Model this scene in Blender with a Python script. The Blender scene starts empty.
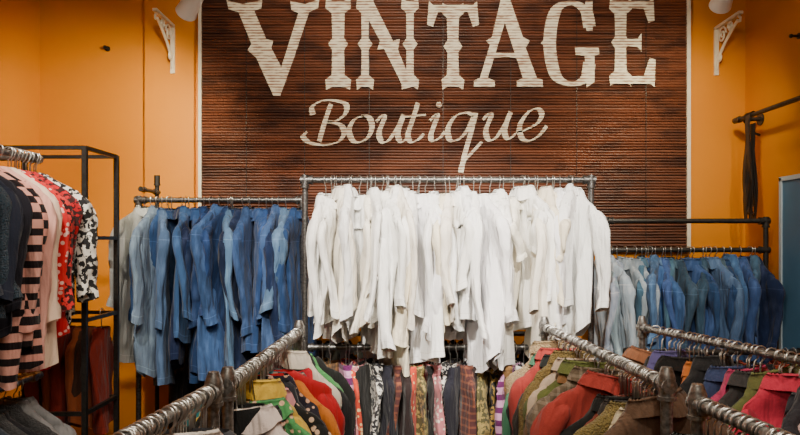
import bpy, math, random
from mathutils import Vector, noise, Matrix
R = random.Random(11)
scene = bpy.context.scene
pi = math.pi

# ------------------------------------------------------------------ materials
def new_mat(name):
    m = bpy.data.materials.new(name); m.use_nodes = True
    nt = m.node_tree; nt.nodes.clear()
    out = nt.nodes.new('ShaderNodeOutputMaterial'); b = nt.nodes.new('ShaderNodeBsdfPrincipled')
    nt.links.new(b.outputs[0], out.inputs[0])
    return m, nt, b
def N(nt, t, **kw):
    n = nt.nodes.new(t)
    for k, v in kw.items():
        if k.startswith('i_'):
            key = k[2:]; key = int(key) if key.isdigit() else key.replace('_', ' ')
            n.inputs[key].default_value = v
        else: setattr(n, k, v)
    return n
def math_n(nt, op, a, b=None):
    n = N(nt, 'ShaderNodeMath', operation=op)
    for i, v in enumerate((a, b)):
        if v is None: continue
        if isinstance(v, (int, float)): n.inputs[i].default_value = v
        else: nt.links.new(v, n.inputs[i])
    return n.outputs[0]
def mix_c(nt, fac, a, b, blend='MIX'):
    n = N(nt, 'ShaderNodeMix', data_type='RGBA', blend_type=blend)
    for s, v in ((n.inputs[0], fac), (n.inputs[6], a), (n.inputs[7], b)):
        if isinstance(v, (int, float)): s.default_value = v
        elif isinstance(v, tuple): s.default_value = (*v, 1) if len(v) == 3 else v
        else: nt.links.new(v, s)
    return n.outputs[2]
def ramp(nt, fac, stops):
    n = N(nt, 'ShaderNodeValToRGB'); nt.links.new(fac, n.inputs[0])
    e = n.color_ramp.elements
    while len(e) < len(stops): e.new(.5)
    for el, (p, c) in zip(e, stops):
        el.position = p; el.color = (c, c, c, 1) if isinstance(c, (int, float)) else (*c, 1)
    return n.outputs[0]
def bump(nt, b, h, strength, dist=.01):
    n = N(nt, 'ShaderNodeBump', i_Strength=strength, i_Distance=dist)
    nt.links.new(h, n.inputs['Height']); nt.links.new(n.outputs[0], b.inputs['Normal'])
def simple(name, col, rough=.5, metal=0, nscale=30, var=.25, bmp=.1):
    m, nt, b = new_mat(name)
    tc = N(nt, 'ShaderNodeTexCoord'); ns = N(nt, 'ShaderNodeTexNoise', i_Scale=nscale, i_Detail=4.0)
    nt.links.new(tc.outputs['Object'], ns.inputs['Vector'])
    f = ramp(nt, ns.outputs[0], [(.3, 1 - var), (.7, 1.0)])
    nt.links.new(mix_c(nt, 1.0, tuple(col), f, 'MULTIPLY'), b.inputs['Base Color'])
    b.inputs['Roughness'].default_value = rough; b.inputs['Metallic'].default_value = metal
    bump(nt, b, ns.outputs[0], bmp, .004)
    return m

def cloth_mat(kind):
    m, nt, b = new_mat('cloth_' + kind)
    c1 = N(nt, 'ShaderNodeAttribute', attribute_name='gcol').outputs['Color']
    c2 = N(nt, 'ShaderNodeAttribute', attribute_name='gcol2').outputs['Color']
    g = N(nt, 'ShaderNodeAttribute', attribute_name='gco').outputs['Vector']
    gl = N(nt, 'ShaderNodeAttribute', attribute_name='gloc').outputs['Vector']
    sep = N(nt, 'ShaderNodeSeparateXYZ'); nt.links.new(g, sep.inputs[0])
    sl = N(nt, 'ShaderNodeSeparateXYZ'); nt.links.new(gl, sl.inputs[0])
    X, Z = sep.outputs[0], sep.outputs[2]
    def near(v, c, w): return math_n(nt, 'LESS_THAN', math_n(nt, 'ABSOLUTE', math_n(nt, 'SUBTRACT', v, c)), w)
    def fr(v, per, duty): return math_n(nt, 'LESS_THAN', math_n(nt, 'FRACT', math_n(nt, 'MULTIPLY', v, 1 / per)), duty)
    def noisen(sc, det=3.0, mp=None, dist=0.0):
        n = N(nt, 'ShaderNodeTexNoise', i_Scale=sc, i_Detail=det, i_Distortion=dist)
        if mp:
            q = N(nt, 'ShaderNodeMapping'); q.inputs['Scale'].default_value = mp
            nt.links.new(g, q.inputs[0]); nt.links.new(q.outputs[0], n.inputs['Vector'])
        else: nt.links.new(g, n.inputs['Vector'])
        return n.outputs[0]
    wr = noisen(9, 2.0, (2.4, 2.4, .45), .4)
    fine = noisen(160, 2.0)
    seam = math_n(nt, 'MAXIMUM', near(sl.outputs[1], .17, .0022), near(sl.outputs[2], .04, .0022))
    if kind == 'plain':
        col = mix_c(nt, 1.0, c1, ramp(nt, noisen(7), [(.3, .92), (.7, 1.0)]), 'MULTIPLY')
        col = mix_c(nt, math_n(nt, 'MULTIPLY', near(sl.outputs[2], .03, .002), .3), col, c2)
    elif kind == 'denim':
        mot = ramp(nt, noisen(6, 6.0, (1, 1, .5)), [(.3, .5), (.5, .85), (.72, 1.0)])
        base = mix_c(nt, 1.0, c1, mot, 'MULTIPLY')
        worn = ramp(nt, noisen(18, 5.0, (1.6, 1.6, .5)), [(.5, 0.0), (.80, .65)])
        base = mix_c(nt, worn, base, c2)
        col = mix_c(nt, math_n(nt, 'MULTIPLY', seam, .45), base, c2)
    elif kind == 'stripe': col = mix_c(nt, fr(Z, .062, .55), c1, c2)
    elif kind == 'plaid':
        f = math_n(nt, 'MULTIPLY', math_n(nt, 'ADD', fr(X, .035, .3), fr(Z, .035, .3)), .4)
        col = mix_c(nt, f, c1, c2)
    elif kind == 'floral':
        v = N(nt, 'ShaderNodeTexVoronoi', i_Scale=38.0); nt.links.new(g, v.inputs['Vector'])
        f = ramp(nt, v.outputs['Distance'], [(.30, 1.0), (.36, 0.0)])
        col = mix_c(nt, f, c1, c2)
    elif kind == 'print':
        f = ramp(nt, noisen(46, 2.0), [(.49, 0.0), (.52, 1.0)])
        col = mix_c(nt, f, c1, c2)
    elif kind == 'fuzzy': col = mix_c(nt, ramp(nt, fine, [(.3, 0.0), (.7, .5)]), c1, c2)
    nt.links.new(col, b.inputs['Base Color'])
    b.inputs['Roughness'].default_value = .9
    b.inputs['Specular IOR Level'].default_value = .15
    b.inputs['Sheen Weight'].default_value = .1
    h = math_n(nt, 'ADD', wr, math_n(nt, 'MULTIPLY', fine, .6 if kind == 'fuzzy' else .05))
    bump(nt, b, h, 1.0, .03)
    return m
CK = ['plain', 'denim', 'stripe', 'plaid', 'floral', 'print', 'fuzzy']
CM = {k: cloth_mat(k) for k in CK}

M_steel = simple('galvanised_steel', (.42, .415, .40), .4, .9, 80, .65, .4)
M_mid = simple('worn_steel', (.20, .195, .19), .4, .85, 90, .7, .3)
M_dark = simple('dark_steel', (.055, .053, .05), .4, .6, 60, .4, .2)
M_wire = simple('hanger_wire', (.70, .70, .68), .3, .9)
M_blackp = simple('black_plastic', (.015, .015, .016), .35)
M_whitep = simple('white_plastic', (.85, .83, .78), .35, 0, 10, .05, .02)
M_cream = simple('cream_painted_iron', (.8, .74, .6), .5, 0, 20, .15, .1)

def wall_mat(name, ca, cb):
    m, nt, b = new_mat(name)
    tc = N(nt, 'ShaderNodeTexCoord'); ns = N(nt, 'ShaderNodeTexNoise', i_Scale=1.1, i_Detail=5.0)
    nt.links.new(tc.outputs['Object'], ns.inputs['Vector'])
    n2 = N(nt, 'ShaderNodeTexNoise', i_Scale=90.0, i_Detail=3.0); nt.links.new(tc.outputs['Object'], n2.inputs['Vector'])
    nt.links.new(mix_c(nt, ramp(nt, ns.outputs[0], [(.35, 0.0), (.65, 1.0)]), ca, cb), b.inputs['Base Color'])
    b.inputs['Roughness'].default_value = .5
    bump(nt, b, n2.outputs[0], .15, .004)
    return m
M_wall = wall_mat('orange_paint', (.62, .215, .0005), (.68, .25, .001))
M_ceil = wall_mat('ceiling_paint', (.45, .40, .33), (.5, .45, .37))

def floor_mat():
    m, nt, b = new_mat('floor_boards')
    tc = N(nt, 'ShaderNodeTexCoord')
    br = N(nt, 'ShaderNodeTexBrick', i_Scale=1.0); br.inputs['Color1'].default_value = (.10, .07, .045, 1)
    br.inputs['Color2'].default_value = (.14, .09, .06, 1); br.inputs['Mortar'].default_value = (.02, .015, .01, 1)
    br.inputs['Brick Width'].default_value = 1.4; br.inputs['Row Height'].default_value = .14; br.inputs['Mortar Size'].default_value = .004
    nt.links.new(tc.outputs['Object'], br.inputs['Vector']); nt.links.new(br.outputs[0], b.inputs['Base Color'])
    b.inputs['Roughness'].default_value = .45
    return m
def slat_mat():
    m, nt, b = new_mat('stained_bamboo')
    tc = N(nt, 'ShaderNodeTexCoord')
    def nn(sc, mp, det=4.0):
        q = N(nt, 'ShaderNodeMapping'); q.inputs['Scale'].default_value = mp
        n = N(nt, 'ShaderNodeTexNoise', i_Scale=sc, i_Detail=det)
        nt.links.new(tc.outputs['Object'], q.inputs[0]); nt.links.new(q.outputs[0], n.inputs['Vector']); return n.outputs[0]
    a = nn(1.0, (2.2, 1, 60)); c = nn(1.3, (1, 1, 1)); d = nn(1.0, (5, 1, 14), 6.0)
    col = mix_c(nt, ramp(nt, a, [(.3, 0.0), (.7, 1.0)]), (.022, .008, .005), (.18, .060, .028))
    col = mix_c(nt, ramp(nt, c, [(.4, 0.0), (.65, .6)]), col, (.25, .075, .030))
    col = mix_c(nt, ramp(nt, d, [(.48, 0.0), (.66, .75)]), col, (.035, .013, .009))
    nt.links.new(col, b.inputs['Base Color']); b.inputs['Roughness'].default_value = .45
    return m
PITCH = .0185; SZ0 = 1.62
def letter_mat():
    m, nt, b = new_mat('cream_sign_paint')
    tc = N(nt, 'ShaderNodeTexCoord'); sep = N(nt, 'ShaderNodeSeparateXYZ'); nt.links.new(tc.outputs['Object'], sep.inputs[0])
    f = math_n(nt, 'FRACT', math_n(nt, 'MULTIPLY', math_n(nt, 'SUBTRACT', sep.outputs[2], SZ0), 1 / PITCH))
    edge = math_n(nt, 'ABSOLUTE', math_n(nt, 'SUBTRACT', f, .5))
    q = N(nt, 'ShaderNodeMapping'); q.inputs['Scale'].default_value = (1, 1, 3)
    n = N(nt, 'ShaderNodeTexNoise', i_Scale=16.0, i_Detail=6.0); nt.links.new(tc.outputs['Object'], q.inputs[0]); nt.links.new(q.outputs[0], n.inputs['Vector'])
    e = math_n(nt, 'ADD', edge, math_n(nt, 'MULTIPLY', math_n(nt, 'SUBTRACT', n.outputs[0], .5), 1.1))
    fac = ramp(nt, e, [(.22, 0.0), (.44, .9)])
    nt.links.new(mix_c(nt, fac, (.90, .85, .66), (.28, .13, .07)), b.inputs['Base Color'])
    b.inputs['Roughness'].default_value = .6
    bump(nt, b, math_n(nt, 'SUBTRACT', .5, edge), .5, .006)
    return m
M_floor, M_slat, M_letter = floor_mat(), slat_mat(), letter_mat()
M_blue = simple('blue_board_paint', (.08, .21, .36), .5, 0, 5, .15, .05)
M_bedge = simple('board_edge_trim', (.5, .6, .66), .5, 0, 5, .1, .05)
M_leather = simple('black_leather', (.02, .017, .016), .45)

# ------------------------------------------------------------------ mesh helpers
def link(o): scene.collection.objects.link(o); return o
def mesh_obj(name, vs, fs, mats, mi=None, smooth=False, parent=None):
    me = bpy.data.meshes.new(name); me.from_pydata(vs, [], fs)
    for m in mats: me.materials.append(m)
    if mi: me.polygons.foreach_set('material_index', mi)
    if smooth: me.polygons.foreach_set('use_smooth', [True] * len(fs))
    me.update(); o = link(bpy.data.objects.new(name, me))
    if parent: o.parent = parent
    return o
class Acc:
    def __init__(s): s.v = []; s.f = []; s.m = []; s.c = []; s.c2 = []; s.g = []; s.l = []
    def tube(s, pts, r, n=8, mi=0, cap=True):
        pts = [Vector(p) for p in pts]; base = len(s.v); K = len(pts)
        t0 = (pts[1] - pts[0]).normalized()
        up = Vector((0, 0, 1)) if abs(t0.z) < .9 else Vector((1, 0, 0))
        a = t0.cross(up).normalized()
        for i, p in enumerate(pts):
            t = (pts[min(i + 1, K - 1)] - pts[max(i - 1, 0)]).normalized()
            a = (a - t * a.dot(t)).normalized(); b = t.cross(a)
            rr = r[i] if isinstance(r, (list, tuple)) else r
            for k in range(n):
                q = 2 * pi * k / n; s.v.append(tuple(p + (a * math.cos(q) + b * math.sin(q)) * rr))
        for i in range(K - 1):
            for k in range(n):
                k2 = (k + 1) % n
                s.f.append((base + i * n + k, base + i * n + k2, base + (i + 1) * n + k2, base + (i + 1) * n + k)); s.m.append(mi)
        if cap:
            s.f.append(tuple(base + k for k in range(n))[::-1]); s.m.append(mi)
            s.f.append(tuple(base + (K - 1) * n + k for k in range(n))); s.m.append(mi)
    def box(s, lo, hi, mi=0):
        b = len(s.v); x0, y0, z0 = lo; x1, y1, z1 = hi
        s.v += [(x0,y0,z0),(x1,y0,z0),(x1,y1,z0),(x0,y1,z0),(x0,y0,z1),(x1,y0,z1),(x1,y1,z1),(x0,y1,z1)]
        for f in ((0,3,2,1),(4,5,6,7),(0,1,5,4),(1,2,6,5),(2,3,7,6),(3,0,4,7)):
            s.f.append(tuple(b + i for i in f)); s.m.append(mi)
    def obj(s, name, mats, smooth=True, parent=None, sharp=True):
        o = mesh_obj(name, s.v, s.f, mats, s.m, smooth, parent)
        if smooth and sharp: o.data.set_sharp_from_angle(angle=math.radians(50))
        return o
def box_obj(name, lo, hi, mat):
    a = Acc(); a.box(lo, hi); return a.obj(name, [mat], False)

# ------------------------------------------------------------------ garment
def interp(tab, s):
    for i in range(len(tab) - 1):
        if s <= tab[i + 1][0]:
            a, b = tab[i], tab[i + 1]; u = (s - a[0]) / max(1e-6, b[0] - a[0]); u = max(0, min(1, u))
            return [a[j] + (b[j] - a[j]) * u for j in range(1, len(a))]
    return list(tab[-1][1:])
def garment(A, H, pos, yaw, L=.75, hw=.21, th=.03, sl=.5, sr=.042, col=(.8,.8,.8), col2=(.1,.1,.1), kind='plain',
            neck=.06, collar=True, nb=26, nl=28, hmat=0, hr=.0028, fold=.014, drop=.075, tail=.02, roll=None, hanger=True, slope=1.0):
    ph = [R.uniform(0, 6.28) for _ in range(8)]; off = Vector((R.uniform(0, 30), R.uniform(0, 30), R.uniform(0, 3)))
    roll = R.gauss(0, .045) if roll is None else roll; sw = R.uniform(-.05, .05)
    M = Matrix.Translation(pos) @ Matrix.Rotation(yaw, 4, 'Z') @ Matrix.Rotation(roll, 4, 'Y')
    mi = CK.index(kind)
    def put(x, y, z, s, e):
        A.v.append(tuple(M @ Vector((x, y, z)))); A.c.append((*col, 1)); A.c2.append((*col2, 1)); A.g.append((x + off.x, y + off.y, z + off.z + 5)); A.l.append((x, s, e))
    def ringfaces(base, n, K):
        for i in range(K - 1):
            for k in range(n):
                k2 = (k + 1) % n; A.f.append((base + i*n + k, base + i*n + k2, base + (i+1)*n + k2, base + (i+1)*n + k)); A.m.append(mi)
    hemw = R.uniform(.72, 1.0); midw = R.uniform(.80, .93); q1 = slope
    tab = [(0, neck, .034), (.012 * q1, neck + .018, .034), (.05 * q1, hw * .62, .030), (.082 * q1, hw * .86, .027), (.115 * q1, hw * .97, .026),
           (.16, hw * .97, th * .9), (L * .45, hw * midw, th), (L, hw * hemw, th * 1.2)]
    lv = [0, .012 * q1, .05 * q1, .082 * q1, .115 * q1, .14] + [.16 + (L - .16) * i / (nl - 7) for i in range(nl - 6)]
    kx = R.uniform(20, 42); skew = R.uniform(-.03, .03)
    base = len(A.v)
    for s in lv:
        w, t = interp(tab, s); u = s / L
        for k in range(nb):
            q = 2 * pi * k / nb; cx, sy = math.cos(q), math.sin(q)
            x = w * math.copysign(abs(cx) ** .75, cx); y = t * math.copysign(abs(sy) ** .8, sy)
            a = fold * min(1, max(0, (s - .05) / .25)) * (.45 + .6 * u)
            y += a * (math.sin(kx * x + ph[0] + 2.5 * u) + .5 * math.sin(kx * 1.9 * x + ph[1] - 3 * u)) + sw * u * u
            P = Vector((x * 11 + off.x, y * 18 + off.y, s * 4)); nz = noise.noise(P)
            n2_ = noise.noise(Vector((x * 24 + off.y, y * 26 + off.x, s * 8)))
            m = min(1, s * 8)
            y += (nz * .02 + n2_ * .006) * m * (1 if sy > 0 else -1); x += (.014 * nz + .004 * n2_) * m
            z = -drop - s
            if s > L * .7: z += (tail * (cx * cx) + skew * cx + .012 * math.sin(kx * x + ph[3])) * (s - L * .7) / (L * .3)
            put(x, y, z, s, L - s)
    ringfaces(base, nb, len(lv))
    if collar:
        base = len(A.v)
        for (dz, e) in ((-.010, .012), (.016, .008), (.022, .003), (.002, .018), (-.028, .030)):
            for k in range(nb):
                q = 2 * pi * k / nb; cx, sy = math.cos(q), math.sin(q)
                pt = 1 + .9 * max(0, math.cos(2 * (q + pi / 3.2))) * (dz < -.02)
                put((neck + e) * cx, (.022 + e) * sy, -drop + dz * pt - .014 * (sy < -.5), .3, .3)
        ringfaces(base, nb, 5)
    if sl > 0:
        n2 = 12; K = 24
        for sg in (-1, 1):
            base = len(A.v); yo = R.uniform(-.05, .05); xi = R.uniform(-.02, .07); e1, e2 = R.uniform(0, 6), R.uniform(0, 6); sL = sl * R.uniform(.9, 1.06); fl = R.uniform(.5, .8)
            bend = R.uniform(-.02, .02)
            for i in range(K):
                t = i / (K - 1)
                r = sr * interp([(0, .2), (.03, .65), (.1, .98), (.5, .82), (.88, .62), (.885, .76), (1, .8)], t)[0]
                xc = sg * (hw * .80 + .045 * min(1, t * 5) - xi * t) + bend * math.sin(pi * t); yc = yo * t * t * 1.4 + .010 * math.sin(6 * t + e1); z = -drop - .06 - .03 * slope - sL * t
                tw = e1 + 2.5 * t
                for k in range(n2):
                    q = 2 * pi * k / n2
                    rr = r * (1 + .22 * math.sin(2 * q + tw) + .26 * noise.noise(Vector((math.cos(q) * 1.5 + e1, math.sin(q) * 1.5, z * 16 + e2))))
                    put(xc + rr * math.cos(q), yc + rr * fl * math.sin(q), z + .014 * math.cos(q + e2) * t, t * sL + .1, (1 - t) * sL)
            ringfaces(base, n2, K)
    if not hanger: return
    def hp(x, z): return tuple(M @ Vector((x, 0, z)))
    rr = .021
    hook = [hp(rr * math.cos(a), rr * math.sin(a)) for a in [math.radians(-20 + 25 * j) for j in range(9)]] + [hp(-.012, -.022), hp(0, -.034), hp(0, -drop - .012)]
    H.tube(hook, .0026, 5, 0)
    g = slope * .03
    H.tube([hp(-hw * .82, -drop - .075 - g), hp(-hw * .6, -drop - .052 - g), hp(-.07, -drop - .022), hp(0, -drop - .008), hp(.07, -drop - .022), hp(hw * .6, -drop - .052 - g), hp(hw * .82, -drop - .075 - g)], hr, 6, hmat)

def row(name, p0, p1, n, spec, jit=.3, extra=0, bias=0, ts=None):
    A, H = Acc(), Acc(); p0, p1 = Vector(p0), Vector(p1); d = p1 - p0; base = math.atan2(d.y, d.x) + pi / 2
    for i in range(n):
        t = ts[i] if ts else (i + .5 + R.uniform(-.4, .4)) / n
        k = dict(spec(i, t)); y = k.pop('yaw', R.uniform(-jit, jit) + bias)
        garment(A, H, p0 + d * t, base + y, **k)
    for i in range(extra):
        t = R.random(); c = p0 + d * t; M = Matrix.Translation(c) @ Matrix.Rotation(base + R.uniform(-.35, .35), 4, 'Z')
        H.tube([tuple(M @ Vector((.021 * math.cos(a), 0, .021 * math.sin(a)))) for a in [math.radians(-20 + 25 * j) for j in range(9)]] + [tuple(M @ Vector((-.012, 0, -.022))), tuple(M @ Vector((0, 0, -.034))), tuple(M @ Vector((0, 0, -.10)))], .0028, 5, 0)
    me = bpy.data.meshes.new(name); me.from_pydata(A.v, [], A.f)
    for k in CK: me.materials.append(CM[k])
    me.polygons.foreach_set('material_index', A.m); me.polygons.foreach_set('use_smooth', [True] * len(A.f))
    for nm, dat in (('gcol', A.c), ('gcol2', A.c2)):
        at = me.attributes.new(nm, 'FLOAT_COLOR', 'POINT'); at.data.foreach_set('color', [x for c in dat for x in c])
    for nm, dat in (('gco', A.g), ('gloc', A.l)):
        at = me.attributes.new(nm, 'FLOAT_VECTOR', 'POINT'); at.data.foreach_set('vector', [x for c in dat for x in c])
    me.update(); o = link(bpy.data.objects.new(name, me))
    H.obj('hangers', [M_wire, M_blackp, M_whitep, M_wire], True, o, False)
    return o
def jc(c, v=.12):
    k = 1 + R.uniform(-v, v); return tuple(min(.95, max(0.002, x * k * (1 + R.uniform(-v, v) * .4))) for x in c)

# ------------------------------------------------------------------ room
box_obj('floor', (-2.6, -2.6, -.1), (2.5, 4.8, 0), M_floor)
box_obj('ceiling', (-2.6, -2.6, 3.4), (2.5, 4.8, 3.5), M_ceil)
box_obj('wall_back', (-2.6, 4.6, 0), (2.5, 4.8, 3.4), M_wall)
box_obj('wall_left', (-2.6, -2.6, 0), (-2.37, 4.6, 3.4), M_wall)
box_obj('wall_right', (2.27, -2.6, 0), (2.5, 4.6, 3.4), M_wall)
box_obj('wall_front', (-2.6, -2.8, 0), (2.5, -2.6, 3.4), M_ceil)
box_obj('trim_1', (-1.66, 4.55, 0), (-1.34, 4.6, 3.4), M_wall)
box_obj('baseboard_back', (-2.37, 4.535, 0), (2.27, 4.6, .1), M_dark)

# ------------------------------------------------------------------ sign
def build_sign():
    root = link(bpy.data.objects.new('boutique_sign', None))
    x0, x1, z0, z1 = -1.29, 1.865, SZ0, 3.36
    A = Acc(); n = int((z1 - z0) / PITCH); yb = 4.565; prof = []
    for i in range(n):
        dp = R.uniform(.007, .013)
        for j in range(6):
            f = j / 6; prof.append((yb - dp * math.sin(pi * f) ** .6 if j else yb, z0 + (i + f) * PITCH))
    prof.append((yb, z0 + n * PITCH))
    xs = [x0 + (x1 - x0) * i / 60 for i in range(61)]
    for (y, z) in prof:
        for x in xs:
            A.v.append((x, y, z + .0025 * noise.noise(Vector((x * 3, 0, z * 9)))))
    W = len(xs)
    for i in range(len(prof) - 1):
        for j in range(W - 1): A.f.append((i*W + j, i*W + j + 1, (i+1)*W + j + 1, (i+1)*W + j)); A.m.append(0)
    A.box((x0, yb, z0), (x1, 4.598, z1), 0)
    A.obj('bamboo_slats', [M_slat], False, root)
    C = Acc()
    for x in (-1.0, -.62, -.2, .28, .72, 1.15, 1.6): C.tube([(x, 4.552, z0), (x, 4.552, z1)], .002, 5)
    C.obj('binding_cords', [M_dark], True, root)
    F = Acc(); F.box((x0 - .022, 4.55, z0 - .0), (x0 - .002, 4.599, z1)); F.box((x1 + .002, 4.55, z0), (x1 + .026, 4.599, z1))
    F.obj('side_battens', [M_cream], False, root)
    S = 154.3; cnt = [0]
    LA = Acc()
    def T(p, k): return ((p[0] - 400) / S, 4.5475 - .0006 * k, 1.7 + (240 - p[1] + 1.5) / S)
    def poly(pts):
        k = cnt[0] % 9; cnt[0] += 1; b = len(LA.v); n = len(pts)
        for p in pts: LA.v.append(T(p, k))
        LA.f.append(tuple(range(b, b + n))); LA.m.append(0)
    def strip(pts, wf):
        k = cnt[0] % 9; cnt[0] += 1
        q = [pts[0]] + pts + [pts[-1]]; P = []
        for i in range(1, len(q) - 2):
            for s in range(8):
                t = s / 8; a, b_, c, d = q[i-1], q[i], q[i+1], q[i+2]
                P.append(tuple(.5 * (2*b_[m] + (c[m]-a[m])*t + (2*a[m]-5*b_[m]+4*c[m]-d[m])*t*t + (3*b_[m]-a[m]-3*c[m]+d[m])*t**3) for m in (0, 1)))
        P.append(pts[-1])
        b = len(LA.v); K = len(P)
        for i, p in enumerate(P):
            a, c = P[max(0, i - 1)], P[min(K - 1, i + 1)]; dx, dy = c[0] - a[0], c[1] - a[1]; l = math.hypot(dx, dy) or 1
            w = wf(dx / l, dy / l, i / (K - 1)) / 2; nx, ny = -dy / l * w, dx / l * w
            LA.v.append(T((p[0] + nx, p[1] + ny), k)); LA.v.append(T((p[0] - nx, p[1] - ny), k))
        for i in range(K - 1): LA.f.append((b + 2*i, b + 2*i + 1, b + 2*i + 3, b + 2*i + 2)); LA.m.append(0)
    def stem(x, y0, y1, w, sf=2.0, spur=True):
        h = w / 2; e = h * sf; ym = (y0 + y1) / 2
        R_ = [(h*.95, y0+1), (e, y0-2), (e+1, y0+8), (h*1.1, y0+13)] + ([(h, ym-6), (h+4, ym), (h, ym+6)] if spur else []) + [(h*1.1, y1-13), (e+1, y1-8), (e, y1+2), (h*.95, y1-1)]
        poly([(x + a, b) for a, b in R_] + [(x - a, b) for a, b in R_[::-1]])
    poly([(226,1),(242,5),(262,1),(261,9),(254,12),(266,40),(273,42),(271,49),(281,68),(298,14),(291,11),(290,2),(305,5),(319,0),(318,9),(309,13),(294,58),(280,97),(273,97),(256,59),(247,51),(251,45),(238,13),(228,10)])
    stem(338, 1, 89, 12)
    stem(365, 1, 89, 7, 2.3); stem(410, 1, 89, 7, 2.3)
    poly([(356,0),(372,0),(393,42),(400,40),(398,51),(413,88),(404,90),(384,50),(377,51),(380,42),(362,9)])
    stem(453, 6, 89, 11, 1.9)
    poly([(429,2),(433,6),(473,6),(477,2),(479,26),(473,28),(468,13),(438,13),(433,28),(427,26)])
    poly([(501,0),(510,0),(523,38),(530,42),(526,49),(537,79),(543,81),(543,88),(517,88),(517,82),(523,79),(505,24),(488,79),(495,82),(495,88),(474,88),(474,82),(480,79),(490,46),(486,42),(492,38)])
    poly([(490,54),(520,54),(522,60),(506,58),(487,60)])
    wg = lambda dx, dy, t: 4.2 + 8.5 * abs(dy) ** 1.5
    strip([(590,28),(586,12),(572,4),(556,12),(550,44),(556,76),(572,85),(586,79),(590,64)], wg)
    poly([(575,48),(599,48),(600,55),(595,57),(595,83),(587,89),(585,57),(576,56)])
    poly([(586,2),(593,2),(593,32),(587,32),(583,16)])
    poly([(547,38),(541,44),(547,50)])
    stem(621, 2, 85, 11, 1.9)
    poly([(614,2),(650,2),(654,-2),(655,22),(649,24),(644,10),(626,9)])
    poly([(624,40),(638,40),(642,34),(642,53),(638,48),(624,47)])
    poly([(614,85),(650,85),(655,88),(656,61),(650,59),(644,77),(626,78)])
    def pen(dx, dy, t):
        a = abs(dx * .30 + dy * .95); return 1.6 + 4.4 * a ** 1.7
    def st(pts, ox=0, oy=0): strip([(a + ox, b + oy) for a, b in pts], pen)
    st([(331,105),(325,122),(319,143)])
    st([(313,116),(312,108),(322,102),(336,102),(346,106),(345,115),(336,122),(327,123),(340,126),(344,134),(338,143),(324,146),(310,144),(303,138),(307,133)])
    st([(364,117),(354,121),(349,132),(353,142),(361,143),(369,137),(372,126),(368,118),(361,117)])
    U = [(376,123),(382,117),(384,120),(379,134),(382,143),(389,141),(398,128),(403,117)]
    U2 = [(404,116),(399,130),(398,138),(402,143),(409,138)]
    st(U); st(U2); st([(418,104),(413,120),(408,136),(411,143),(418,141),(424,135)]); st([(405,118),(415,117),(426,116)])
    st([(430,122),(436,116),(437,119),(431,136),(433,142),(440,139),(445,133)])
    poly([(439 + 3.0 * math.cos(a * .6), 106 + 3.0 * math.sin(a * .6)) for a in range(10)])
    st([(474,117),(466,114),(455,118),(448,130),(450,141),(458,141),(467,132),(474,117)])
    st([(476,114),(471,134),(465,155),(461,174)]); st([(461,174),(463,164),(472,154),(482,143)])
    st(U, 107, -2); st(U2, 107, -3)
    st([(516,134),(526,131),(538,124),(542,115),(537,110),(528,114),(520,127),(522,139),(530,142),(540,136),(547,127)])
    LA.obj('painted_lettering', [M_letter], False, root)
build_sign()

# ------------------------------------------------------------------ wall brackets
def bracket(x):
    A = Acc(); y0 = 4.599; z0, z1 = 2.78, 3.09
    if x < 0: y0 = 4.549
    A.box((x - .014, y0 - .014, z0), (x + .014, y0, z1)); A.box((x - .014, y0 - .34, z1 - .012), (x + .014, y0, z1 + .006))
    A.tube([(x, y0 - .01, z0 + .03)] + [(x, y0 - .02 - .28 * (j / 10) ** 1.3, z0 + .05 + .22 * (j / 10) ** .75) for j in range(1, 11)], .010, 8)
    def scroll(cy, cz, r, s):
        A.tube([(x, cy + s * r * (1 - k / 26) * math.cos(k * .5), cz + r * (1 - k / 26) * math.sin(k * .5)) for k in range(22)], .0065, 6)
    scroll(y0 - .09, z1 - .07, .055, -1); scroll(y0 - .20, z1 - .05, .034, 1); scroll(y0 - .055, z0 + .10, .03, 1)
    A.tube([(x, y0 - .31, z1 - .02), (x, y0 - .335, z1 - .035), (x, y0 - .33, z1 - .055), (x, y0 - .31, z1 - .05)], .008, 6)
    A.obj('shelf_bracket', [M_cream], True)
bracket(-1.475); bracket(2.075)
def peg(name, c, d):
    A = Acc(); c = Vector(c); d = Vector(d)
    A.tube([c, c + d * .006], .018, 12); A.tube([c, c + d * .035, c + d * .045], [.007, .007, .013], 10); A.tube([c + d*.045, c + d * .055], [.013, .009], 10)
    A.obj(name, [M_dark])
peg('wall_peg', (-1.92, 4.6, 2.955), (0, -1, 0)); peg('wall_peg.001', (2.27, 3.98, 2.86), (-1, 0, 0))

# ------------------------------------------------------------------ spot lamps, seen and added
def spot(x, y, z, aim, energy, size=85, col=(1, .83, .6)):
    root = link(bpy.data.objects.new('ceiling_or_added_spot', None))
    d = (Vector(aim) - Vector((x, y, z))).normalized(); c = Vector((x, y, z)); A = Acc()
    A.tube([c - d * .19, c - d * .185, c - d * .05, c, c - d * .004, c - d * .03], [.03, .045, .048, .054, .046, .038], 28, 0)
    A.tube([c - d * .12, c - d * .12 + Vector((0, 0, .06))], .012, 10); A.tube([tuple(c - d * .12 + Vector((0, 0, .05))), ((c - d * .12).x, (c - d * .12).y, 3.36)], .01, 10, 0)
    A.tube([((c - d * .12).x, (c - d * .12).y, 3.36), ((c - d * .12).x, (c - d * .12).y, 3.399)], .05, 20, 0)
    A.obj('lamp_housing', [M_whitep], True, root)
    l = bpy.data.lights.new('spot', 'SPOT'); l.energy = energy; l.color = col; l.spot_size = math.radians(size); l.spot_blend = .8; l.shadow_soft_size = .04
    o = link(bpy.data.objects.new('spot_bulb', l)); o.location = c + d * .01; o.rotation_euler = d.to_track_quat('-Z', 'Y').to_euler(); o.parent = root
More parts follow.
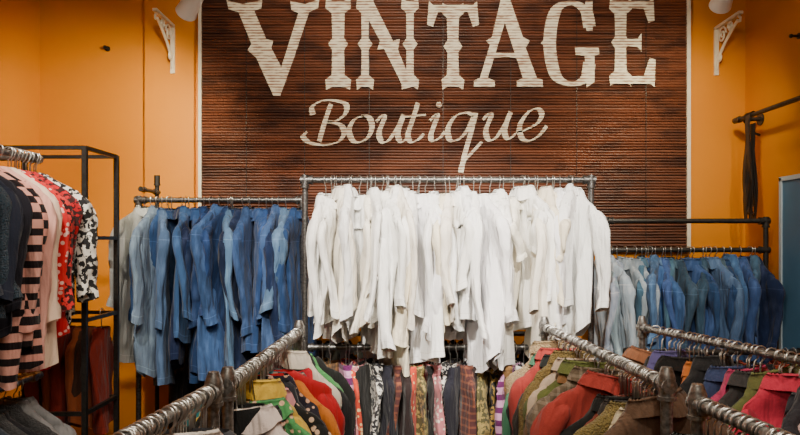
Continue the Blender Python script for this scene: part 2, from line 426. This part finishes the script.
spot(-1.07, 3.5, 2.835, (-1.80, 4.4, 2.2), 130, 95, (1, .86, .58))
spot(1.60, 3.5, 2.87, (1.7, 4.4, 2.4), 60, 95, (1, .86, .58))
spot(-.5, 1.3, 3.15, (0.0, 3.5, 1.65), 480, 46, (1, .93, .82))  # unseen spot added to brighten the white shirts from the left
spot(.9, 1.3, 3.15, (.55, 3.5, 1.65), 480, 46, (1, .93, .82))  # second unseen spot added for the white shirts
spot(-1.3, 2.0, 3.2, (-1.1, 3.9, 1.5), 190, 58, (1, .9, .76))  # added out of view to lift the left denim
spot(0.3, 2.3, 3.2, (0.25, 4.55, 3.0), 190, 92, (1, .87, .68))  # added to brighten the sign, lamp itself stays out of view
spot(1.7, 2.2, 3.2, (1.7, 4.2, 1.4), 90, 58, (1, .9, .76))  # extra unseen spot added for the right denim
spot(-.2, .9, 3.2, (-.45, 2.4, 1.2), 80, 60, (1, .9, .76))  # unseen fill spot added over the left foreground racks
spot(.6, .9, 3.2, (.85, 2.4, 1.2), 90, 65, (1, .9, .76))  # matching added fill, unseen, over the right foreground racks
spot(-1.0, 1.0, 3.2, (-1.6, 2.8, 1.6), 80, 55, (1, .88, .72))  # unseen spot added to light the knitwear rail

# ------------------------------------------------------------------ racks
def pipe(A, a, b, r=.016, fit=True, mi=0):
    A.tube([a, b], r, 12, mi)
    if fit:
        a, b = Vector(a), Vector(b); d = (b - a).normalized()
        for p, s in ((a, 1), (b, -1)):
            A.tube([p - d * s * .022, p + d * s * .035], r * 1.35, 12, mi)
            A.tube([p + d * s * .030, p + d * s * .040], r * 1.55, 12, mi)
def rack_x(x0, x1, y, z, ztop=None, mat=M_steel, low=None, r=.015, dy=.26, name='clothing_rack'):
    A = Acc(); ztop = ztop or z
    for x in (x0, x1):
        pipe(A, (x, y, .02), (x, y, ztop), r); pipe(A, (x, y - dy, .03), (x, y + dy, .03), r)
        A.tube([(x, y, ztop), (x, y, ztop + .025)], [r * 1.4, r * .9], 12)
        for s in (-1, 1): A.tube([(x, y + s * dy, 0), (x, y + s * dy, .03)], .022, 12)
    pipe(A, (x0, y, z), (x1, y, z), r)
    if ztop > z + .05: pipe(A, (x0, y, ztop), (x1, y, ztop), r)
    if low: pipe(A, (x0, y + .02, low), (x1, y + .02, low), r)
    pipe(A, (x0, y, .12), (x1, y, .12), r)
    return A.obj(name, [mat])
def rack_y(p0, p1, r=.016, mat=M_steel, cap=.03, name='clothing_rack'):
    A = Acc(); p0, p1 = Vector(p0), Vector(p1); d = (p1 - p0).normalized(); s = Vector((-d.y, d.x, 0))
    pipe(A, p0, p1, r)
    for p in (p0, p1):
        pipe(A, (p.x, p.y, .02), p, r * 1.05)
        A.tube([p, p + Vector((0, 0, .022)), p + Vector((0, 0, cap + .02))], [r * 1.5, r * 1.5, r * .9], 14)
        f = Vector((p.x, p.y, .03)); pipe(A, f - s * .25, f + s * .25, r)
        for q in (-1, 1):
            g = f + s * .25 * q; A.tube([(g.x, g.y, 0), (g.x, g.y, .03)], .022, 12)
    pipe(A, (p0.x, p0.y, .14), (p1.x, p1.y, .14), r)
    return A.obj(name, [mat])

# ---- white shirts
rack_x(-.475, .955, 3.5, 2.0, 2.0, M_mid, low=1.16)
def white(i, t):
    w = R.choice([(.88,.87,.84), (.90,.90,.89), (.90,.89,.86), (.86,.81,.71), (.90,.90,.90), (.90,.90,.92), (.82,.74,.58)])
    return dict(L=R.choice([R.uniform(.56, .70), R.uniform(.7, .86)]), hw=R.uniform(.17, .235), th=R.uniform(.014, .028), sl=R.choice([.5, .54, .57, .44, .6, .20, .36]), sr=R.uniform(.034, .052), col=jc(w, .02), col2=(.45,.4,.35), fold=.018, tail=R.choice([.0, .04, .08]), nl=34, nb=34, drop=R.uniform(.045, .11), slope=R.uniform(.8, 1.45))
row('hanging_white_shirts', (-.385, 3.5, 2.0), (.895, 3.5, 2.0), 33, white, .65, 16, bias=.06)
lowc = [((.35,.22,.05),(.02,.02,.02),'print'), ((.6,.06,.03),(.8,.6,.3),'floral'), ((.03,.03,.035),(.75,.72,.66),'print'), ((.03,.02,.02),(.2,.1,.05),'plain'), ((.3,.16,.06),(.05,.03,.02),'plaid'),
        ((.55,.20,.22),(.85,.75,.65),'floral'), ((.02,.02,.03),(.1,.1,.1),'plain'), ((.10,.09,.04),(.4,.3,.1),'print'), ((.12,.02,.10),(.6,.3,.5),'stripe'), ((.02,.02,.02),(.1,.1,.1),'plain'), ((.08,.03,.03),(.3,.1,.05),'plaid')]
def low(i, t):
    c, c2, k = lowc[(i * 4 + i // 11) % 11]; return dict(L=R.uniform(.6, .85), hw=R.uniform(.14, .20), th=.02, sl=0, col=c, col2=c2, kind=k, neck=.11, collar=False, fold=.024)
row('hanging_patterned_skirts', (-.4, 3.52, 1.16), (.92, 3.52, 1.16), 30, low, .5)

# ---- denim left
rack_x(-1.475, -.55, 3.95, 1.925, 1.925, M_mid)
A = Acc(); pipe(A, (-1.475, 4.25, .02), (-1.475, 4.25, 2.07), .013); pipe(A, (-1.475, 4.0, 1.99), (-1.475, 4.25, 1.99), .011)
A.obj('upright_pole', [M_dark])
denim = [(.015,.032,.10), (.025,.062,.18), (.035,.09,.24), (.065,.14,.34), (.014,.028,.08), (.03,.08,.23), (.11,.21,.40), (.05,.115,.29)]
def dl(i, t):
    c = jc((.50,.52,.55), .1) if i < 1 else jc((.20,.28,.42), .1) if i < 2 else jc(denim[(i * 3) % 8], .15)
    if t > .6: c = tuple(x * .8 for x in c)
    return dict(L=R.uniform(.72, 1.0), hw=R.uniform(.19, .235), th=R.uniform(.018, .03), sl=R.uniform(.45, .62), sr=R.uniform(.042, .055), col=c, col2=tuple(min(.7, x * 1.8 + .04) for x in c), kind='denim', fold=.018, drop=R.uniform(.045, .075))
row('hanging_denim_jackets', (-1.44, 3.95, 1.925), (-.57, 3.95, 1.925), 20, dl, .5, 6, bias=-.1)
darkp = [(.02,.02,.02),(.03,.03,.05),(.03,.02,.02),(.05,.05,.04)]
dk = lambda i, t: dict(L=.7, hw=.17, th=.03, sl=.45, sr=.045, col=jc(R.choice(darkp)), kind='plain')
rack_x(-1.42, .98, 4.34, 1.12, 1.12, M_dark, dy=.18)  # rack added only to carry the darkening coats
row('gap_darkening_coats', (-1.38, 4.34, 1.12), (.95, 4.34, 1.12), 36, dk, .25)  # dark coats added to stand in for shade below and between racks

# ---- denim right
rack_x(1.245, 2.205, 4.22, 1.64, 1.815, M_dark, dy=.22)
def dr(i, t):
    c = jc((.34,.42,.48), .15) if t < .22 else jc(R.choice(denim[1:] + [(.07,.15,.24), (.10,.18,.26)]), .2)
    return dict(L=R.uniform(.6, .78), hw=R.uniform(.17, .21), th=.022, sl=R.uniform(.4, .55), sr=.046, col=c, col2=tuple(min(.7, x * 1.8 + .04) for x in c), kind='denim', fold=.018, drop=R.uniform(.045, .075))
row('hanging_denim_shirts', (1.21, 4.22, 1.64), (2.16, 4.22, 1.64), 21, dr, .5, 6)

# ---- left wall shelf frame + tall rail
A = Acc()
for x in (-1.45, -1.92):
    for y in (3.22, 3.58): A.box((x - .011, y - .011, 0), (x + .011, y + .011, 2.13))
for z in (.2, .9, 1.33, 1.71, 2.125):
    for y in (3.22, 3.58): A.box((-1.92, y - .009, z - .009), (-1.45, y + .009, z + .009))
    for x in (-1.45, -1.92): A.box((x - .009, 3.22, z - .009), (x + .009, 3.58, z + .009))
A.obj('shelving_frame', [M_dark], False)
A = Acc()
pipe(A, (-1.66, 1.5, 2.07), (-1.66, 3.2, 2.07), .015); pipe(A, (-1.66, 1.5, 1.08), (-1.66, 3.2, 1.08), .015)
for y in (1.5, 3.16):
    pipe(A, (-1.92, y, .02), (-1.92, y, 2.07), .015); pipe(A, (-1.92, y, 2.07), (-1.66, y, 2.07), .013); pipe(A, (-1.92, y, 1.08), (-1.66, y, 1.08), .013)
    pipe(A, (-2.1, y, .03), (-1.5, y, .03), .015)
A.obj('clothing_rack', [M_steel])
tl = [(2.1,(.02,.025,.05),(.1,.1,.12),'plain',.6,.2),(2.22,(.03,.03,.04),(.2,.2,.2),'plain',.6,.2),(2.32,(.03,.04,.06),(.2,.2,.2),'plain',.6,.2),(2.40,(.02,.035,.07),(.1,.1,.12),'fuzzy',.58,.22),(2.46,(.02,.05,.08),(.1,.1,.12),'fuzzy',.58,.235),(2.52,(.02,.025,.045),(.1,.1,.12),'plain',.60,.245),(2.565,(.50,.29,.04),(.2,.1,.02),'plain',.92,.19),
      (2.62,(.02,.02,.03),(.1,.1,.12),'plain',.66,.225),(2.68,(.015,.01,.012),(.72,.36,.30),'stripe',.86,.23),(2.735,(.74,.34,.28),(.015,.01,.012),'stripe',.82,.225),(2.81,(.80,.42,.36),(.8,.6,.5),'plain',.85,.22),(2.86,(.82,.62,.48),(.8,.6,.5),'plain',.82,.215),(2.93,(.60,.015,.02),(.80,.5,.45),'floral',.86,.215),(2.98,(.03,.01,.01),(.6,.03,.03),'print',.66,.215),(3.04,(.55,.01,.02),(.05,.02,.02),'print',.60,.22),(3.10,(.02,.02,.022),(.8,.78,.72),'print',.68,.245),(3.14,(.02,.02,.022),(.8,.78,.72),'print',.66,.25)]
def tall(i, t):
    y, c, c2, k, L, h = tl[i]; return dict(L=L, hw=h, th=.022, sl=L * .72, sr=.048, col=c, col2=c2, kind=k, fold=.018, yaw=R.uniform(-.10, .10), roll=R.gauss(0, .02), collar=False)
row('hanging_knitwear', (-1.64, 2.0, 2.07), (-1.64, 3.2, 2.07), len(tl), tall, 0, 14, ts=[(a[0] - 2.0) / 1.2 for a in tl])
def tlow(i, t):
    c, c2, k = R.choice([((.02,.02,.025),(.1,.1,.1),'plain'), ((.04,.04,.045),(.1,.1,.1),'fuzzy'), ((.06,.08,.11),(.2,.22,.25),'denim'), ((.015,.015,.02),(.1,.1,.1),'plain'), ((.25,.25,.26),(.1,.1,.1),'plain'), ((.12,.16,.22),(.3,.32,.35),'denim')])
    return dict(L=.8, hw=.23, th=.026, sl=.5, sr=.05, col=c, col2=c2, kind=k, yaw=R.uniform(-.3, .3))
row('hanging_dark_sweaters', (-1.64, 2.1, 1.08), (-1.64, 3.05, 1.08), 14, tlow, 0)
def sh(i, t): return dict(L=.5, hw=.14, th=.03, sl=0, col=[(.25,.03,.02),(.06,.03,.02),(.3,.08,.03)][i % 3], col2=(.1,.02,.02), kind='plain', collar=False)
row('hanging_scarves', (-1.86, 3.58, 1.33), (-1.52, 3.58, 1.33), 7, sh, .3)

# ---- foreground left racks
rack_y((-.475, 1.93, 1.30), (-.44, 3.05, 1.30)); rack_y((-.60, .95, 1.30), (-.495, 1.86, 1.30))
palL = [(.02,.02,.022),(.60,.02,.03),(.015,.015,.015),(.10,.36,.12),(.74,.70,.62),(.04,.26,.28),(.04,.04,.05),(.72,.52,.07),(.03,.03,.035),(.65,.20,.03),(.05,.06,.12),(.60,.28,.30),(.02,.02,.02),(.60,.02,.04),(.02,.02,.03),(.60,.64,.30),(.02,.02,.02)]
def fl(i, t):
    c = palL[(i * 4 + i // 17) % 17]; k = R.choice(['plain', 'plain', 'plain', 'plain', 'plain', 'floral'])
    return dict(L=.7, hw=R.uniform(.15, .235), th=R.uniform(.014, .032), sl=.5, sr=R.uniform(.035, .052), col=jc(c, .15), col2=jc((.6,.4,.3), .3), kind=k, neck=R.uniform(.07, .11), collar=R.random() < .5, hmat=R.choice([1, 2, 2, 3]), hr=.006, nb=30, drop=R.uniform(.055, .13), roll=R.gauss(0, .12), slope=R.uniform(.7, 1.5), fold=.018)
row('hanging_blouses', (-.473, 1.98, 1.30), (-.443, 3.0, 1.30), 28, fl, .5, 34)
row('hanging_blouses', (-.59, 1.05, 1.30), (-.50, 1.82, 1.30), 15, lambda i, t: dict(fl(i, t), col=jc(R.choice([(.02,.02,.02),(.03,.03,.05),(.02,.02,.02),(.7,.66,.6),(.06,.06,.07)])), kind='plain'), .4, 34)

# ---- foreground right racks
rack_y((.735, 1.93, 1.30), (.66, 3.2, 1.30)); rack_y((.84, 1.0, 1.28), (.765, 1.80, 1.28))
palR = [((.30,.23,.07),(.14,.10,.04),'fuzzy'),((.40,.28,.11),(.15,.1,.04),'plain'),((.22,.06,.04),(.34,.22,.14),'plain'),((.12,.07,.04),(.3,.2,.1),'plain'),((.48,.37,.20),(.3,.2,.1),'fuzzy'),((.04,.035,.03),(.2,.1,.05),'plain'),
        ((.14,.16,.05),(.2,.2,.1),'plain'),((.38,.05,.04),(.3,.2,.15),'plain'),((.52,.42,.28),(.2,.12,.06),'plain'),((.13,.09,.06),(.30,.24,.18),'plaid'),((.02,.02,.02),(.1,.1,.1),'plain'),((.26,.13,.05),(.1,.1,.1),'plain'),((.08,.24,.14),(.1,.1,.1),'plain')]
def frr(i, t):
    c, c2, k = palR[(i * 5 + 3) % len(palR)]
    return dict(L=.75, hw=R.uniform(.18, .24) - .03 * t, th=R.uniform(.026, .052), sl=.55, sr=R.uniform(.05, .068), col=jc(c, .15), col2=c2, kind=k, neck=.08, fold=.016, hmat=R.choice([1, 1, 3]), hr=.006, nb=30, drop=R.uniform(.055, .12), roll=R.gauss(0, .10), slope=R.uniform(.7, 1.4))
row('hanging_coats', (.732, 2.0, 1.30), (.662, 3.15, 1.30), 23, frr, .42, 38)
row('hanging_coats', (.835, 1.1, 1.28), (.77, 1.76, 1.28), 12, lambda i, t: dict(frr(i, t), col=jc(R.choice([(.03,.03,.03),(.06,.08,.05),(.05,.05,.07)])), kind='plain'), .3, 28)

# ---- right-hand rack
rack_y((1.33, 1.75, 1.33), (1.02, 2.95, 1.33), .013)
palE = [(.72,.32,.36),(.80,.70,.62),(.60,.02,.03),(.74,.46,.44),(.03,.03,.035),(.03,.03,.04),(.62,.04,.08),(.14,.15,.05),(.05,.05,.05),(.50,.05,.14),(.05,.07,.16),(.03,.03,.03),(.14,.17,.07),(.60,.18,.04),(.02,.02,.02),(.12,.10,.26),(.03,.03,.03),(.25,.1,.05)]
row('hanging_jackets', (1.32, 1.8, 1.33), (1.03, 2.9, 1.33), 18, lambda i, t: dict(L=.7, hw=R.uniform(.15, .195), th=R.uniform(.026, .05), sl=.5, sr=R.uniform(.045, .06), col=jc(palE[i], .1), col2=(.8,.7,.65), kind='fuzzy' if i in (1, 3) else 'plain', neck=.07, hmat=1, hr=.005, drop=R.uniform(.06, .12), roll=R.gauss(0, .10)), .45, 26)
rack_x(1.18, 2.1, 3.62, 1.12, 1.12, M_dark, dy=.2)
row('hanging_dark_sweaters', (1.2, 3.62, 1.12), (2.08, 3.62, 1.12), 14, lambda i, t: dict(L=.7, hw=.18, th=.03, sl=.5, sr=.045, col=jc(R.choice([(.02,.02,.02),(.03,.03,.05),(.3,.04,.02),(.05,.05,.04)])), kind='plain'), .4)

# ---- right wall: blue board, wall rail, belts
A = Acc(); A.box((2.24, 2.9, .9), (2.268, 4.12, 2.06), 0)
A.box((2.232, 4.10, .9), (2.268, 4.125, 2.065), 1); A.box((2.232, 2.9, 2.045), (2.268, 4.125, 2.07), 1)
A.obj('blue_notice_board', [M_blue, M_bedge], False)
A = Acc(); pipe(A, (2.14, 2.9, 2.46), (2.14, 4.45, 2.46), .014)
for y in (4.4, 3.0):
    pipe(A, (2.24, y, 2.46), (2.14, y, 2.46), .010); A.tube([(2.26, y, 2.46), (2.269, y, 2.46)], .04, 16)
    A.tube([(2.262, y, 2.36), (2.23, y, 2.37), (2.16, y, 2.45)], .008, 8)
A.obj('wall_rail', [M_dark])
A = Acc(); by = 4.28
for j in range(5):
    y = by + (j - 2) * .012; zb = 1.83 + .04 * (j % 3); w = .016 + .003 * (j % 2); th = .0025
    path = [(2.14 + .020 * math.cos(a), 2.46 + .020 * math.sin(a)) for a in [k * pi / 8 for k in range(9)]]
    path += [(2.124 - .012 * math.sin(k * .5 + j), 2.46 - (2.46 - zb) * k / 12) for k in range(1, 13)]
    path += [(2.135, zb - .015)] + [(2.155 + .012 * math.sin(k * .5 + j), zb + (2.46 - zb) * k / 12) for k in range(0, 12)]
    b = len(A.v)
    for (x, z) in path: A.v += [(x, y - w, z), (x, y + w, z), (x + th, y + w, z + th), (x + th, y - w, z + th)]
    for i in range(len(path) - 1):
        for k in range(4): A.f.append((b + i*4 + k, b + i*4 + (k+1) % 4, b + (i+1)*4 + (k+1) % 4, b + (i+1)*4 + k)); A.m.append(0)
A.obj('hanging_leather_belts', [M_leather], False)

# ------------------------------------------------------------------ lights
def area(name, loc, rot, size, e, col=(1, .86, .68)):
    l = bpy.data.lights.new(name, 'AREA'); l.energy = e; l.size = size; l.color = col
    o = link(bpy.data.objects.new(name, l)); o.location = loc; o.rotation_euler = rot
area('added_overhead_fill', (0, 1.9, 3.36), (math.radians(18), 0, 0), 1.0, 50)  # unseen area lamp added as general fill over the racks
area('added_overhead_fill', (0, -.6, 3.36), (math.radians(25), 0, 0), 1.4, 50)  # second added fill, behind the camera
w = bpy.data.worlds.new('w'); scene.world = w; w.use_nodes = True
w.node_tree.nodes['Background'].inputs[0].default_value = (1, .85, .7, 1); w.node_tree.nodes['Background'].inputs[1].default_value = .1

# ------------------------------------------------------------------ camera
c = bpy.data.cameras.new('camera'); c.sensor_width = 36; c.lens = 36 * 700 / 800; c.shift_y = 22.5 / 800; c.clip_start = .05
co = link(bpy.data.objects.new('camera', c)); co.location = (0, 0, 1.7); co.rotation_euler = (pi / 2, 0, 0)
scene.camera = co
